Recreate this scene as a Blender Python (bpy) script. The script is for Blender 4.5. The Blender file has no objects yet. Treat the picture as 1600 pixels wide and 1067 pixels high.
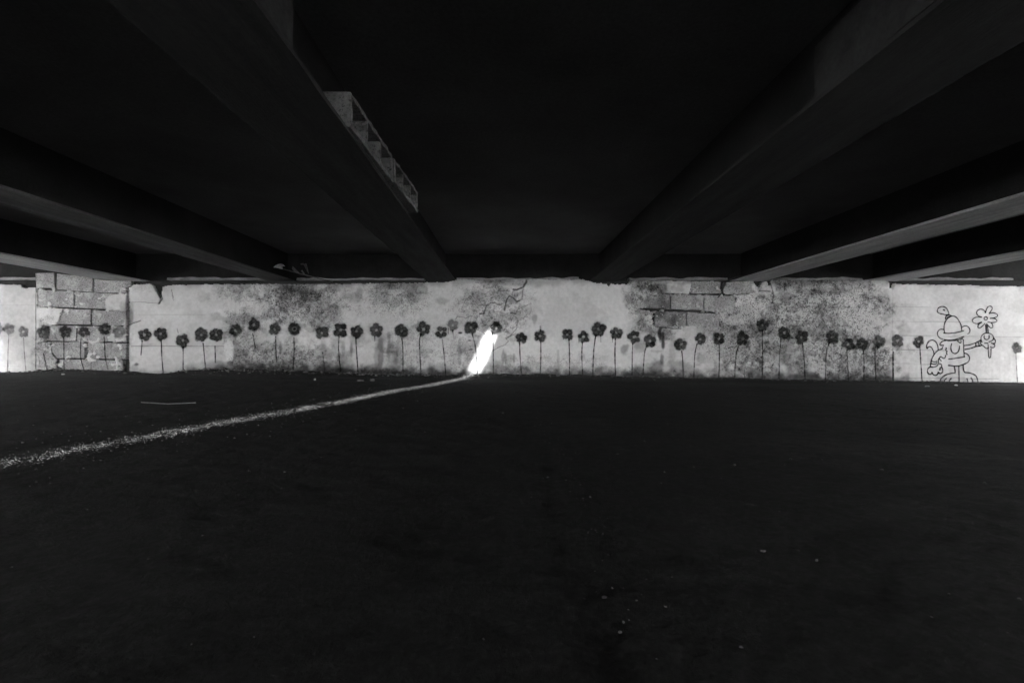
import bpy, math, random
import numpy as np
from mathutils import Vector

random.seed(7)
S = bpy.context.scene
C = S.collection
CH = 0.36            # camera height above the floor
F = 711.0            # focal length in photo pixels
VX, VY = 788.0, 545.0
WY = 5.55            # distance of the painted wall

# ------------------------------------------------------------------ camera
cam = bpy.data.cameras.new('camera')
cam.sensor_width = 36; cam.lens = 36 * F / 1600.0
cam.shift_x = (800 - VX) / 1600.0
cam.shift_y = (VY - 533.5) / 1600.0
cam.clip_start = 0.01; cam.clip_end = 600
co = bpy.data.objects.new('camera', cam); C.objects.link(co)
co.location = (0, 0, CH); co.rotation_euler = (math.radians(90), 0, 0)
S.camera = co

# ------------------------------------------------------------------ light
def _fl(px, py):                                   # floor point under a photo pixel (the floor tilts a little)
    y = 3.0
    for _ in range(40):
        y = (CH - (0.012 - 0.0095 * max(-7, min(7, (px - VX) * y / F)))) * F / (py - VY)
    return Vector(((px - VX) * y / F, y, 0.012 - 0.0095 * (px - VX) * y / F))
PA, PB = _fl(0, 726), _fl(735, 589.6)
fh = Vector((PB.x - PA.x, PB.y - PA.y, 0)).normalized()          # where the strip of sun runs on the floor
wh = Vector((0.46, 0, 1)).normalized()            # and up the wall
SUN_E = math.radians(2.25)
b_ = math.sin(SUN_E) / wh.z
dot = fh.dot(wh)
a_ = b_ * dot + math.sqrt((b_ * dot) ** 2 - b_ * b_ + 1)
SD = (a_ * fh - b_ * wh).normalized()              # direction the sunlight travels
sun = bpy.data.lights.new('sun', 'SUN')
sun.energy = 0.075; sun.angle = math.radians(0.4); sun.color = (1.0, 1.0, 1.0)
so = bpy.data.objects.new('sun', sun); C.objects.link(so)
so.rotation_euler = SD.to_track_quat('-Z', 'Y').to_euler(); so.location = (0, -12, 6)

w = bpy.data.worlds.new('World'); S.world = w; w.use_nodes = True
nt = w.node_tree; bg = nt.nodes['Background']
sky = nt.nodes.new('ShaderNodeTexSky'); sky.sky_type = 'NISHITA'; sky.sun_disc = False
sky.sun_elevation = SUN_E; sky.sun_rotation = math.atan2(-SD.x, -SD.y) % (2 * math.pi)
bw = nt.nodes.new('ShaderNodeRGBToBW')
nt.links.new(sky.outputs[0], bw.inputs[0]); nt.links.new(bw.outputs[0], bg.inputs['Color'])
bg.inputs['Strength'].default_value = 0.15

S.view_settings.view_transform = 'Standard'; S.view_settings.look = 'None'
S.view_settings.gamma = 1.0; S.view_settings.use_curve_mapping = False
S.view_settings.exposure = 8.5
S.cycles.max_bounces = 8; S.cycles.diffuse_bounces = 6; S.cycles.glossy_bounces = 2
S.cycles.sample_clamp_indirect = 3.0
S.cycles.use_denoising = True
S.cycles.caustics_reflective = False; S.cycles.caustics_refractive = False

# ------------------------------------------------------------------ noise
def _h(ix, iy, seed):
    n = (ix.astype(np.int64) * 374761393 + iy.astype(np.int64) * 668265263 + seed * 974711) & 0x7fffffff
    n = ((n ^ (n >> 13)) * 1274126177) & 0x7fffffff
    n = (n ^ (n >> 16)) & 0xffff
    return n / 65535.0

def vnoise(x, y, seed=0):
    x = np.asarray(x, float); y = np.asarray(y, float)
    ix = np.floor(x); iy = np.floor(y); fx = x - ix; fy = y - iy
    fx = fx * fx * (3 - 2 * fx); fy = fy * fy * (3 - 2 * fy)
    a = _h(ix, iy, seed); b = _h(ix + 1, iy, seed); c = _h(ix, iy + 1, seed); d = _h(ix + 1, iy + 1, seed)
    return (a * (1 - fx) + b * fx) * (1 - fy) + (c * (1 - fx) + d * fx) * fy

def fbm(x, y, seed=0, octv=4, gain=0.5):
    s = 0; amp = 1; tot = 0
    for k in range(octv):
        s = s + amp * vnoise(x * 2 ** k + 13.7 * k, y * 2 ** k + 7.3 * k, seed + k); tot += amp; amp *= gain
    return s / tot

def sm(a, b, x):
    t = np.clip((x - a) / (b - a), 0, 1); return t * t * (3 - 2 * t)

# ------------------------------------------------------------------ coordinates
def wx(px): return (px - VX) * WY / F
def wz(py): return CH + (VY - py) * WY / F
def at(px, py, y): return Vector(((px - VX) * y / F, y, CH + (VY - py) * y / F))
def floor_base(X): return 0.012 - 0.0095 * np.clip(X, -7, 7)
def floor_at(px, py):
    """world point of the floor seen at a photo pixel"""
    y = 3.0
    for _ in range(30):
        X = (px - VX) * y / F
        y = (CH - float(floor_base(X))) * F / (py - VY)
    return Vector(((px - VX) * y / F, y, float(floor_base((px - VX) * y / F))))

# ------------------------------------------------------------------ object helpers
def tag(o, label=None, cat=None, group=None, kind=None):
    if label: o['label'] = label
    if cat: o['category'] = cat
    if group: o['group'] = group
    if kind: o['kind'] = kind
    return o

def link(name, me, mat=None, parent=None):
    if mat and not me.materials: me.materials.append(mat)
    o = bpy.data.objects.new(name, me); C.objects.link(o)
    if parent:
        o.parent = parent
        o.location = -parent.matrix_world.translation if False else (0, 0, 0)
    return o

def mesh(name, verts, faces, attrs=None, smooth=False):
    me = bpy.data.meshes.new(name)
    verts = np.asarray(verts, dtype=np.float32); faces = np.asarray(faces, dtype=np.int32) if not isinstance(faces, list) else faces
    if isinstance(faces, list):
        me.from_pydata([tuple(v) for v in verts.tolist()], [], faces)
    else:
        nf, k = faces.shape
        me.vertices.add(len(verts)); me.vertices.foreach_set('co', verts.ravel())
        me.loops.add(nf * k); me.loops.foreach_set('vertex_index', faces.ravel())
        me.polygons.add(nf); me.polygons.foreach_set('loop_start', np.arange(0, nf * k, k, dtype=np.int32))
        me.update(calc_edges=True)
    for an, av in (attrs or {}).items():
        a = me.attributes.new(an, 'FLOAT', 'POINT'); a.data.foreach_set('value', np.asarray(av, dtype=np.float32))
    if smooth: me.polygons.foreach_set('use_smooth', np.ones(len(me.polygons), dtype=bool))
    me.validate(); me.update()
    return me

def grid_faces(nx, ny):
    i = np.arange(nx - 1); j = np.arange(ny - 1)
    I, J = np.meshgrid(i, j, indexing='ij')
    a = I * ny + J
    return np.stack([a, a + ny, a + ny + 1, a + 1], -1).reshape(-1, 4)

def box(x0, x1, y0, y1, z0, z1):
    v = [(x0, y0, z0), (x1, y0, z0), (x1, y1, z0), (x0, y1, z0), (x0, y0, z1), (x1, y0, z1), (x1, y1, z1), (x0, y1, z1)]
    f = [(0, 3, 2, 1), (4, 5, 6, 7), (0, 1, 5, 4), (1, 2, 6, 5), (2, 3, 7, 6), (3, 0, 4, 7)]
    return v, f

class MB:
    def __init__(s): s.v = []; s.f = []
    def add(s, v, f):
        o = len(s.v); s.v += [tuple(p) for p in v]; s.f += [tuple(i + o for i in q) for q in f]
    def me(s, name): return mesh(name, s.v, s.f)

def tube(pts, rad, n=6):
    pts = [Vector(p) for p in pts]; v = []; f = []
    for i, p in enumerate(pts):
        t = (pts[min(i + 1, len(pts) - 1)] - pts[max(i - 1, 0)]).normalized()
        up = Vector((0, 0, 1)) if abs(t.z) < .9 else Vector((1, 0, 0))
        a = t.cross(up).normalized(); b = t.cross(a)
        r = rad[i] if isinstance(rad, (list, tuple)) else rad
        for k in range(n):
            an = 2 * math.pi * k / n; v.append(p + a * math.cos(an) * r + b * math.sin(an) * r)
    for i in range(len(pts) - 1):
        for k in range(n):
            f.append((i * n + k, i * n + (k + 1) % n, (i + 1) * n + (k + 1) % n, (i + 1) * n + k))
    f.append(tuple(range(n))[::-1]); f.append(tuple(range((len(pts) - 1) * n, len(pts) * n)))
    return v, f

# ------------------------------------------------------------------ materials
def mat(name, fn, rough=0.95):
    m = bpy.data.materials.new(name); m.use_nodes = True
    t = m.node_tree; b = t.nodes['Principled BSDF']
    b.inputs['Roughness'].default_value = rough
    b.inputs['Specular IOR Level'].default_value = 0.15
    fn(t, b); return m

def N(t, typ, **kw):
    n = t.nodes.new(typ)
    for k, v in kw.items():
        if k in n.inputs: n.inputs[k].default_value = v
        else: setattr(n, k, v)
    return n

def noise(t, scale, detail=6, rough=.6, co=None):
    n = N(t, 'ShaderNodeTexNoise', Scale=scale, Detail=detail, Roughness=rough)
    if co is None:
        g = N(t, 'ShaderNodeNewGeometry'); co = g.outputs['Position']
    t.links.new(co, n.inputs['Vector']); return n.outputs['Fac']

def ramp(t, fac, pts):
    r = N(t, 'ShaderNodeValToRGB'); e = r.color_ramp.elements
    while len(e) < len(pts): e.new(0.5)
    for q, (p, v) in zip(e, pts): q.position = p; q.color = (v, v, v, 1)
    t.links.new(fac, r.inputs[0]); return r.outputs[0]

def mul(t, a, b):
    m = N(t, 'ShaderNodeMath', operation='MULTIPLY')
    for i, q in enumerate((a, b)):
        if isinstance(q, (int, float)): m.inputs[i].default_value = q
        else: t.links.new(q, m.inputs[i])
    return m.outputs[0]

def bump(t, b, h, dist, strength=1.0):
    n = N(t, 'ShaderNodeBump', Strength=strength, Distance=dist)
    t.links.new(h, n.inputs['Height']); t.links.new(n.outputs[0], b.inputs['Normal'])

def m_coat(t, b):
    a = N(t, 'ShaderNodeAttribute', attribute_name='alb')
    g = N(t, 'ShaderNodeAttribute', attribute_name='grain')
    n1 = noise(t, 70, 4, .7)
    sp = ramp(t, n1, [(.38, .12), (.48, 1.0), (.7, 1.2)])
    mx = N(t, 'ShaderNodeMix', data_type='FLOAT'); mx.inputs[2].default_value = 1.0
    t.links.new(g.outputs['Fac'], mx.inputs[0]); t.links.new(sp, mx.inputs[3])
    n2 = ramp(t, noise(t, 25, 5, .6), [(.3, .9), (.7, 1.08)])
    c = mul(t, mul(t, a.outputs['Fac'], mx.outputs[0]), n2)
    t.links.new(c, b.inputs['Base Color'])
    bump(t, b, noise(t, 130, 4, .7), .004, .6)
M_coat = mat('wall_render', m_coat)

def m_block(lo, hi, wash=1.0):
    def fn(t, b):
        n1 = ramp(t, noise(t, 75, 4, .8), [(.36, .25), (.46, .95), (.62, 1.2)])
        n2 = ramp(t, noise(t, 6, 4, .6), [(.3, lo), (.7, hi)])
        ww = ramp(t, noise(t, 4.5, 7, .7), [(.46, 1.0), (.60, wash)])
        t.links.new(mul(t, mul(t, n1, n2), ww), b.inputs['Base Color'])
        bump(t, b, noise(t, 150, 4, .75), .006, .8)
    return fn
M_block = mat('cinder_block', m_block(.25, .34, 1.5))
M_blockd = mat('sooty_block', m_block(.07, .34, 1.2))
M_pot = mat('hollow_block_concrete', m_block(.14, .24))
def m_conc(lo, hi, sc=3.0, stretch=None, bd=.004):
    def fn(t, b):
        g = N(t, 'ShaderNodeNewGeometry'); mp = N(t, 'ShaderNodeMapping')
        mp.inputs['Scale'].default_value = stretch or (1, 1, 1)
        t.links.new(g.outputs['Position'], mp.inputs[0])
        n1 = ramp(t, noise(t, sc, 8, .65, mp.outputs[0]), [(.3, lo), (.7, hi)])
        n2 = ramp(t, noise(t, 60, 3, .7), [(.3, .8), (.7, 1.1)])
        t.links.new(mul(t, n1, n2), b.inputs['Base Color'])
        bump(t, b, noise(t, 40, 6, .7, mp.outputs[0]), bd, .6)
    return fn
M_beam_lit = mat('lit_board_concrete', m_conc(.30, .52, 5.0, (3, .35, 3)))  # lit copy of the beam concrete, for beams nearer the open sides
M_beam_shade = mat('shaded_beam_concrete', m_conc(.022, .050, 5.0, (3, .35, 3)))  # same beam concrete with the shade of the centre bays painted in
M_beam_dim = mat('half_shaded_beam_concrete', m_conc(.07, .14, 5.0, (3, .35, 3)))  # half-shaded copy for the second beam from the left
M_web = mat('shaded_concrete', m_conc(.018, .034, 3))  # shade painted into the beam sides and the bay end wall
M_infill = mat('dusty_concrete', m_conc(.03, .06, 12))
M_ceil = mat('sooty_ceiling', m_conc(.10, .16, 1.5))
M_body = mat('dark_mortar', m_conc(.03, .05, 6))
M_grit = mat('strip_glow_grit', m_conc(.12, .24, 30, None, .002))
M_cap = mat('cap_mortar', m_conc(.20, .34, 8))
M_conc2 = mat('blocker_concrete', m_conc(.2, .3, 1.5))
M_back = mat('bounce_concrete', m_conc(.5, .62, 1.5))
M_stone = mat('broken_stone', m_conc(.07, .15, 30, None, .002))
M_scrap = mat('pale_scrap', m_conc(.4, .6, 30, None, .001))
M_twig = mat('bleached_twig', m_conc(.14, .22, 30, None, .001))
M_wire = mat('rusty_wire', m_conc(.04, .08, 30, None, .001))

def m_floor(t, b):
    n1 = ramp(t, noise(t, 1.3, 8, .6), [(.3, .010), (.7, .017)])
    n2 = ramp(t, noise(t, 55, 4, .75), [(.35, .6), (.5, 1.0), (.66, 1.7)])
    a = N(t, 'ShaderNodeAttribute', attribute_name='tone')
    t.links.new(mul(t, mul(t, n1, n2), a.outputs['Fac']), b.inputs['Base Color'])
    bump(t, b, noise(t, 90, 6, .75), .006, .7)
M_floor = mat('packed_earth', m_floor)

def m_paint(t, b):
    d = N(t, 'ShaderNodeAttribute', attribute_name='dens')
    n = ramp(t, noise(t, 120, 4, .8), [(.30, .5), (.42, 1.0)])
    b.inputs['Base Color'].default_value = (.030, .030, .030, 1)
    b.inputs['Specular IOR Level'].default_value = .05
    t.links.new(mul(t, d.outputs['Fac'], n), b.inputs['Alpha'])
M_paint = mat('black_spray_paint', m_paint)

# ================================================================== SETTING
# ---- ground: one sheet, fine under the deck, coarse beyond
gx = np.concatenate([[-160, -80, -40, -20, -12, -9], np.arange(-7.4, 7.4, .021), [7.4, 9, 12, 20, 40, 80, 160]])
gy = np.concatenate([[-160, -80, -40, -20, -12, -8, -5, -3, -2, -1, -.3], np.arange(.2, 5.75, .013), [5.8, 6.5, 9, 20, 60, 160]])
GX, GY = np.meshgrid(gx, gy, indexing='ij')
STR = lambda y: PA.x + fh.x / fh.y * (y - PA.y)             # line of the sun strip
def floor_z(X, Y):
    X = np.asarray(X, float); Y = np.asarray(Y, float)
    z = floor_base(X)
    ins = sm(-7.6, -7.2, X) * (1 - sm(7.2, 7.6, X)) * sm(.1, .4, Y)
    z = z + ins * ((fbm(X * 1.1, Y * 1.1, 5, 3) - .5) * .018 + (fbm(X * 9, Y * 9, 11, 4) - .5) * .010 + (vnoise(X * 45, Y * 45, 3) - .5) * .0035)
    px = VX + X * F / WY                                 # heap of dirt along the foot of the wall
    hp = np.interp(px, [0, 50, 80, 130, 190, 215, 255, 300, 335, 370, 420, 480, 560, 620, 700, 745, 790, 880, 1000, 1180, 1350, 1600],
                   [.0, .01, .035, .04, .035, .02, .0, .045, .07, .065, .06, .055, .03, .02, .02, .03, .05, .035, .03, .015, .01, .0])
    hp = hp * (.55 + .9 * fbm(X * 7, Y * 7 + 3, 21, 4))
    z = z + hp * sm(WY - .42, WY - .04, Y)
    xg = .115 + .0 * Y                                   # shallow groove running away from the camera
    wgr = .018 + .006 * Y
    gro = np.exp(-((X - xg - .01 * np.sin(Y * 5)) / wgr) ** 2) * (1 - sm(2.6, 3.0, Y)) * sm(.2, .4, Y)
    rim = np.exp(-((np.abs(X - xg) - wgr * 1.9) / (wgr * .5)) ** 2) * (1 - sm(2.6, 3.0, Y)) * sm(.2, .4, Y)
    return z - gro * .0035 + rim * .003 * (fbm(X * 20, Y * 12, 8, 3))
GZ = floor_z(GX, GY)
dc = _fl(1545, 705)                                    # faint pool of light at the right, painted into the floor tone
dust_glow = .95 * np.exp(-(((GX - dc.x - (GY - dc.y) * .9) / .55) ** 2 + ((GY - dc.y) / .16) ** 2)) * sm(.35, .6, fbm(GX * 5, GY * 9, 61, 4))
dust_glow = dust_glow + .9 * sm(3.9, 5.2, GY) * sm(.42, .62, fbm(GX * 1.3, GY * 5, 62, 4))
gm = mesh('ground', np.stack([GX, GY, GZ], -1).reshape(-1, 3), grid_faces(len(gx), len(gy)), {'tone': (1 + dust_glow).ravel()}, smooth=False)
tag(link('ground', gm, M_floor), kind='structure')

# ---- ceiling slab
SOF = CH + .83        # underside of the beams
ROOF = CH + 1.19      # underside of the slab
v, f = box(-7.25, 7.2, -8.8, 6.1, ROOF, ROOF + .3)
tag(link('ceiling', mesh('ceiling', v, f), M_ceil), kind='structure')
# ---- diaphragm closing the bays above the wall
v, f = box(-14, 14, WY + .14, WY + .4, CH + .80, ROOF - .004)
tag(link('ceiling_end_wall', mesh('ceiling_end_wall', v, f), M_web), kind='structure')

# ---- beams
def beam(xa, xb, label, m=None):
    ys = np.concatenate([np.arange(-8.7, WY + .12, .07), [WY + .12]])
    xm = (xa + xb) / 2; wv = .04
    prof = [(xa, SOF), (xb, SOF), (xb, SOF + .015), (xm + wv, SOF + .018), (xm + wv, ROOF - .004), (xm - wv, ROOF - .004), (xm - wv, SOF + .018), (xa, SOF + .015)]
    V = []; k = len(prof)
    for y in ys:
        for i, (x, z) in enumerate(prof):
            j = (float(vnoise(y * 9, i * 5.3 + xa * 3, 4)) - .5) * .006
            V.append((x + (j if i in (0, 1, 2, 7) else 0), y, z + (j * .5 if i in (0, 1) else 0)))
    Fc = []
    for r in range(len(ys) - 1):
        for i in range(k):
            Fc.append((r * k + i, r * k + (i + 1) % k, (r + 1) * k + (i + 1) % k, (r + 1) * k + i))
    Fc.append(tuple(range(k))[::-1]); Fc.append(tuple(range((len(ys) - 1) * k, len(ys) * k)))
    me = mesh('ceiling_beam', V, Fc); me.materials.append(m or M_beam_lit); me.materials.append(M_web)
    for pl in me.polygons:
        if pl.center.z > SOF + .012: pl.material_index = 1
    o = link('ceiling_beam', me)
    tag(o, label, 'beam', 'beams carrying the low ceiling'); return o
beam(-.948, -.598, 'dark beam left of centre with hollow concrete blocks along its edge', M_beam_shade)
beam(1.05, 1.40, 'dark beam right of centre meeting the wall at the right of the sunlit patch', M_beam_shade)
beam(-2.89, -2.59, 'grey beam second from the left, with rags caught on its edge near the wall', M_beam_dim)
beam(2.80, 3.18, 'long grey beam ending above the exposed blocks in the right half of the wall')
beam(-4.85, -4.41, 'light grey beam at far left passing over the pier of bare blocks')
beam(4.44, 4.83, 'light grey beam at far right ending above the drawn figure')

# ================================================================== THE PAINTED WALL
wall = bpy.data.objects.new('painted_wall', None); C.objects.link(wall)
tag(wall, 'long low concrete and block wall painted with a row of black flowers', 'wall')
# everything of the wall is modelled in world coordinates under an empty at the origin of the wall foot
wall.location = (0, WY, 0)
def wpart(name, me, m, parent=None):
    o = bpy.data.objects.new(name, me); C.objects.link(o)
    if m and not me.materials: me.materials.append(m)
    if parent is None:
        o.parent = wall; o.location = (0, -WY, 0)
    else:
        o.parent = parent; o.location = (0, 0, 0)
    return o

# core behind the render and the blocks
v, f = box(-14, 14, WY + .05, WY + .13, -.25, CH + .835)
wpart('wall_core', mesh('wall_core', v, f), M_body)

# -- feature helpers in photo pixels (evaluated on world-anchored wall coordinates)
def inpoly(px, py, poly):
    ins = np.zeros(np.shape(px), bool); n = len(poly)
    for i in range(n):
        x0, y0 = poly[i]; x1, y1 = poly[(i + 1) % n]
        if y0 == y1: continue
        c = ((y0 > py) != (y1 > py)) & (px < (x1 - x0) * (py - y0) / (y1 - y0) + x0)
        ins ^= c
    return ins

def dseg(px, py, pts):
    d = np.full(np.shape(px), 1e9)
    for (x0, y0), (x1, y1) in zip(pts[:-1], pts[1:]):
        dx, dy = x1 - x0, y1 - y0; L = dx * dx + dy * dy + 1e-9
        t = np.clip(((px - x0) * dx + (py - y0) * dy) / L, 0, 1)
        d = np.minimum(d, np.hypot(px - x0 - t * dx, py - y0 - t * dy))
    return d

def blob(px, py, cx, cy, rx, ry, seed=0, soft=.45):
    r = np.hypot((px - cx) / rx, (py - cy) / ry) + (fbm(px / 9, py / 9, seed, 4) - .5) * 1.1
    return 1 - sm(1 - soft, 1 + soft * .6, r)

def z4(pts, ox, oy, s): return [(ox + x / s, oy + y / s) for x, y in pts]
Z = 10.671
CR = [  # cracks and flaked edges: (points, half width px, strength)
    (z4([(230, 620), (230, 560), (280, 420), (340, 375), (410, 385)], 700, 430, Z), .55, .55),
    (z4([(525, 650), (600, 635), (640, 500), (700, 465), (775, 450), (830, 492), (900, 490)], 700, 430, Z), .8, .85),
    (z4([(525, 650), (610, 640)], 700, 430, Z), 1.0, .9),
    (z4([(940, 590), (975, 420), (1020, 350), (1090, 385), (1150, 440), (1200, 428)], 700, 430, Z), 1.0, .9),
    (z4([(1040, 642), (1128, 642)], 700, 430, Z), 1.1, .9),
    (z4([(1085, 240), (1150, 245), (1250, 200), (1300, 120), (1310, 70)], 700, 430, Z), 1.3, .9),
    (z4([(1250, 230), (1235, 400), (1170, 430)], 700, 430, Z), .9, .6),
    (z4([(560, 300), (640, 300), (710, 250), (760, 320)], 700, 430, Z), .6, .5),
    (z4([(880, 262), (1030, 260)], 700, 430, Z), .5, .6),
    (z4([(780, 110), (850, 200)], 700, 430, Z), .5, .5),
    (z4([(1140, 610), (1200, 550), (1290, 520), (1330, 500)], 700, 430, Z), .5, .6),
    (z4([(1180, 620), (1300, 520), (1390, 470)], 700, 430, Z), .5, .4),
    (z4([(1380, 460), (1385, 600), (1340, 660)], 700, 430, Z), .5, .5),
    (z4([(1100, 680), (1150, 720), (1150, 880), (1050, 1000), (970, 1060)], 700, 430, Z), .6, .65),
    (z4([(650, 680), (700, 680), (740, 720)], 700, 430, Z), .5, .6),
    (z4([(560, 735), (595, 825), (640, 820)], 700, 430, Z), .7, .85),
    (z4([(470, 900), (560, 940), (620, 990)], 700, 430, Z), .8, .7),
    (z4([(130, 730), (160, 685), (250, 700), (290, 720), (340, 690), (400, 680)], 700, 430, Z), .6, .6),
    (z4([(640, 675), (740, 635), (770, 600), (745, 575), (830, 540)], 650, 420, 5.333), .55, .7),
    ([(1000, 482), (1013, 484), (1024, 485), (1040, 489)], .9, .9),
    ([(1024, 510), (1045, 512), (1064, 514)], .8, .85),
    ([(1203, 438), (1209, 461), (1207, 474)], .8, .8),
    ([(1207, 470), (1214, 490), (1213, 512)], .6, .6),
    ([(1186, 455), (1203, 455)], .7, .9),
    ([(268, 452), (271, 469)], .5, .8),
    ([(236, 443), (247, 452), (253, 466), (248, 474)], 1.5, .9),
    ([(199, 472), (225, 473), (250, 474)], .5, .6),
    ([(197, 510), (208, 504), (219, 501)], .8, .8),
    ([(1178, 438), (1181, 450)], .6, .5),
    ([(503, 503), (512, 504), (520, 500)], .5, .5),
]
LN = [  # faint board lines of the cast panels
    ([(0, 477), (55, 477)], .4, .35), ([(0, 524), (50, 526)], .35, .15), ([(0, 572), (30, 572)], .35, .2),
    ([(205, 541), (350, 541)], .5, .55), ([(205, 580.5), (290, 580.5)], .45, .5), ([(215, 492), (320, 492)], .4, .2),
    ([(1395, 479.5), (1470, 480.5)], .4, .3), ([(1395, 502), (1520, 503)], .4, .3), ([(1398, 524), (1600, 527)], .4, .35),
    ([(1393, 546), (1480, 547)], .45, .45), ([(1392, 568), (1460, 569)], .4, .35), ([(1375, 590), (1560, 592)], .45, .45),
    ([(1540, 479), (1560, 479)], .3, .2),
]
STAIN_SHADE = [  # drips, scorch marks and shade painted along the pier joint (cx, cy, rx, ry, strength)
    (595, 550, 5, 30, .55), (588, 560, 4, 24, .35), (608, 545, 4, 26, .5), (613, 540, 2.5, 18, .4), (618, 553, 4, 18, .3),
    (438, 545, 3, 10, .55), (536, 547, 3, 12, .35), (549, 545, 2.5, 10, .5), (505, 545, 5, 16, .3),
    (380, 508, 2.5, 12, .35), (1031, 520, 3.2, 14, .9), (1036, 533, 3, 16, .85), (1034, 560, 3.5, 9, .6),
    (1026, 575, 12, 16, .55), (1050, 552, 6, 24, .25), (976, 545, 7, 8, .55), (997, 540, 9, 7, .35),
    (988, 462, 3, 12, .3), (1030, 450, 22, 9, .55), (1025, 471, 18, 10, .55), (1000, 447, 10, 8, .3),
    (786, 556, 3, 12, .5), (790, 560, 2, 10, .4), (803, 560, 2, 8, .45), (872, 560, 2.5, 14, .3), (778, 575, 12, 12, .4),
    (718, 556, 3, 22, .3), (712, 545, 12, 20, .18), (719, 520, 3.5, 1.6, .9), (733, 532, 3, 1.3, .8), (736, 546, 3.5, 1.2, .8),
    (835, 500, 4, 8, .4), (845, 512, 3, 4, .35), (214, 569, 4.5, 3, .75), (210, 575, 6, 6, .3), (1226, 530, 6, 7, .35),
    (450, 452, 16, 7, .5), (480, 462, 16, 10, .35), (455, 470, 22, 18, .25), (1490, 470, 30, 15, .05), (1320, 560, 8, 20, .2),
    (1415, 515, 9, 9, .12), (1410, 552, 14, 7, .1), (1232, 560, 10, 26, .3), (1190, 568, 5, 6, .35), (1335, 575, 6, 12, .25),
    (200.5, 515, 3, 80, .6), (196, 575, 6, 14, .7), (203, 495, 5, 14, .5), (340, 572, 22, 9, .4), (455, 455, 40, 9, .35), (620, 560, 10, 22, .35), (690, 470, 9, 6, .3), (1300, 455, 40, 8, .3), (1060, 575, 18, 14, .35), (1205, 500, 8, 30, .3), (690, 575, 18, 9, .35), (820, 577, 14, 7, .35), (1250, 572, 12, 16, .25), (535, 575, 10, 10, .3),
    (770, 438, 26, 5, .4), (620, 447, 30, 5, .35), (1240, 445, 22, 8, .3), (378, 448, 5, 5, .3), (1365, 560, 8, 20, .15),
    (1418, 590, 3, 8, .3), (1160, 490, 30, 14, .25), (1150, 515, 60, 16, .25), (1190, 540, 45, 35, .22), (480, 560, 60, 12, .15),
]
def wall_fields(px, py):
    """albedo, grain and relief (m, towards the camera) of the render at photo pixels"""
    big = fbm(px / 60, py / 45, 31, 4); med = fbm(px / 14, py / 14, 37, 4); fin = fbm(px / 3.2, py / 3.2, 41, 3)
    alb = .62 + (big - .5) * .22 + (med - .5) * .10
    alb = alb + .13 * sm(600, 820, px) * (1 - sm(960, 1010, px)) - .03 * (1 - sm(300, 420, px)) * sm(60, 200, px)
    alb = alb - .13 * (1 - sm(50, 60, px)) - .05 * sm(1500, 1600, px)
    # left and right smooth cast panels
    smooth = np.maximum.reduce([1 - sm(50, 62, px + (med - .5) * 20), sm(205, 215, px) * (1 - sm(300, 360, px + (med - .5) * 60)),
                                sm(1386, 1400, px + (med - .5) * 8), sm(820, 835, px + (med - .5) * 10) * (1 - sm(960, 1010, px - (py - 480) * .15))])
    # rough, granular zones
    rough = np.zeros_like(px)
    for (cx, cy, rx, ry, s) in [(455, 470, 55, 42, 1), (380, 520, 30, 40, .7), (500, 480, 40, 40, .7), (620, 465, 50, 30, .7), (440, 560, 90, 26, .8),
                                (770, 480, 62, 46, .55), (720, 550, 30, 34, .45), (1165, 520, 70, 70, 1.05), (1030, 500, 40, 30, .8), (1290, 490, 100, 80, 1.0),
                                (1330, 560, 80, 40, 1), (1010, 455, 34, 22, 1), (650, 540, 50, 40, .4), (870, 570, 90, 20, .55), (950, 590, 200, 16, .6), (560, 590, 160, 16, .8),
                                (70, 545, 22, 50, .7), (235, 452, 30, 5, .4), (400, 455, 70, 20, .5), (990, 470, 14, 26, .8)]:
        rough = np.maximum(rough, s * blob(px, py, cx, cy, rx, ry, int(cx) % 97))
    rough = np.clip(rough, 0, 1)
    mot = sm(.50, .64, fbm(px / 20, py / 16, 143, 5)) * (1 - smooth * .75)
    alb = alb * (1 - .30 * mot)
    rp = np.abs(fbm(px / 17, py / 13, 151, 4) - .5); plates = (1 - sm(.004, .016, rp)) * blob(px, py, 772, 478, 66, 46, 5, .3)
    plates = np.maximum(plates, .7 * (1 - sm(.003, .012, rp)) * np.maximum(blob(px, py, 1230, 490, 60, 50, 6), blob(px, py, 560, 470, 90, 30, 7)))
    alb = alb * (1 - .62 * plates)
    patchy = sm(.42, .62, fbm(px / 8, py / 8, 53, 4))
    alb = alb * (1 - rough * (.24 + .34 * patchy))
    speck = sm(.60, .70, fin) * (rough * .85 + .12) * (1 - smooth * .75)
    alb = alb * (1 - .55 * speck)
    # flaked layer: worm-like flakes in the rough zones
    rdg = np.abs(fbm(px / 11, py / 11, 67, 4) - .5)
    flake = (1 - sm(.006, .020, rdg)) * rough * (1 - smooth) * sm(.45, .6, fbm(px / 30, py / 30, 71, 2))
    alb = alb * (1 - .6 * flake)
    # fresh grey patches of mortar, and broad paler patches of tone
    for (cx, cy, rx, ry, a) in [(1165, 480, 20, 22, .50), (1150, 500, 20, 9, .48), (357, 545, 7, 24, .52), (720, 440, 20, 8, .50), (1330, 465, 16, 14, .44), (172, 468, 22, 12, .42),
                                (503, 446, 8, 3, .5), (1110, 545, 14, 26, .40), (1345, 500, 30, 25, .42), (230, 460, 22, 14, .44), (1175, 455, 10, 8, .48), (890, 500, 50, 40, .44), (600, 500, 34, 30, .42), (690, 500, 40, 60, .46), (700, 450, 26, 14, .48), (1140, 545, 20, 20, .3)]:
        k = blob(px, py, cx, cy, rx, ry, int(cy) % 89, .3)
        alb = alb * (1 - k * .8) + a * 1.32 * k * .8
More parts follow.
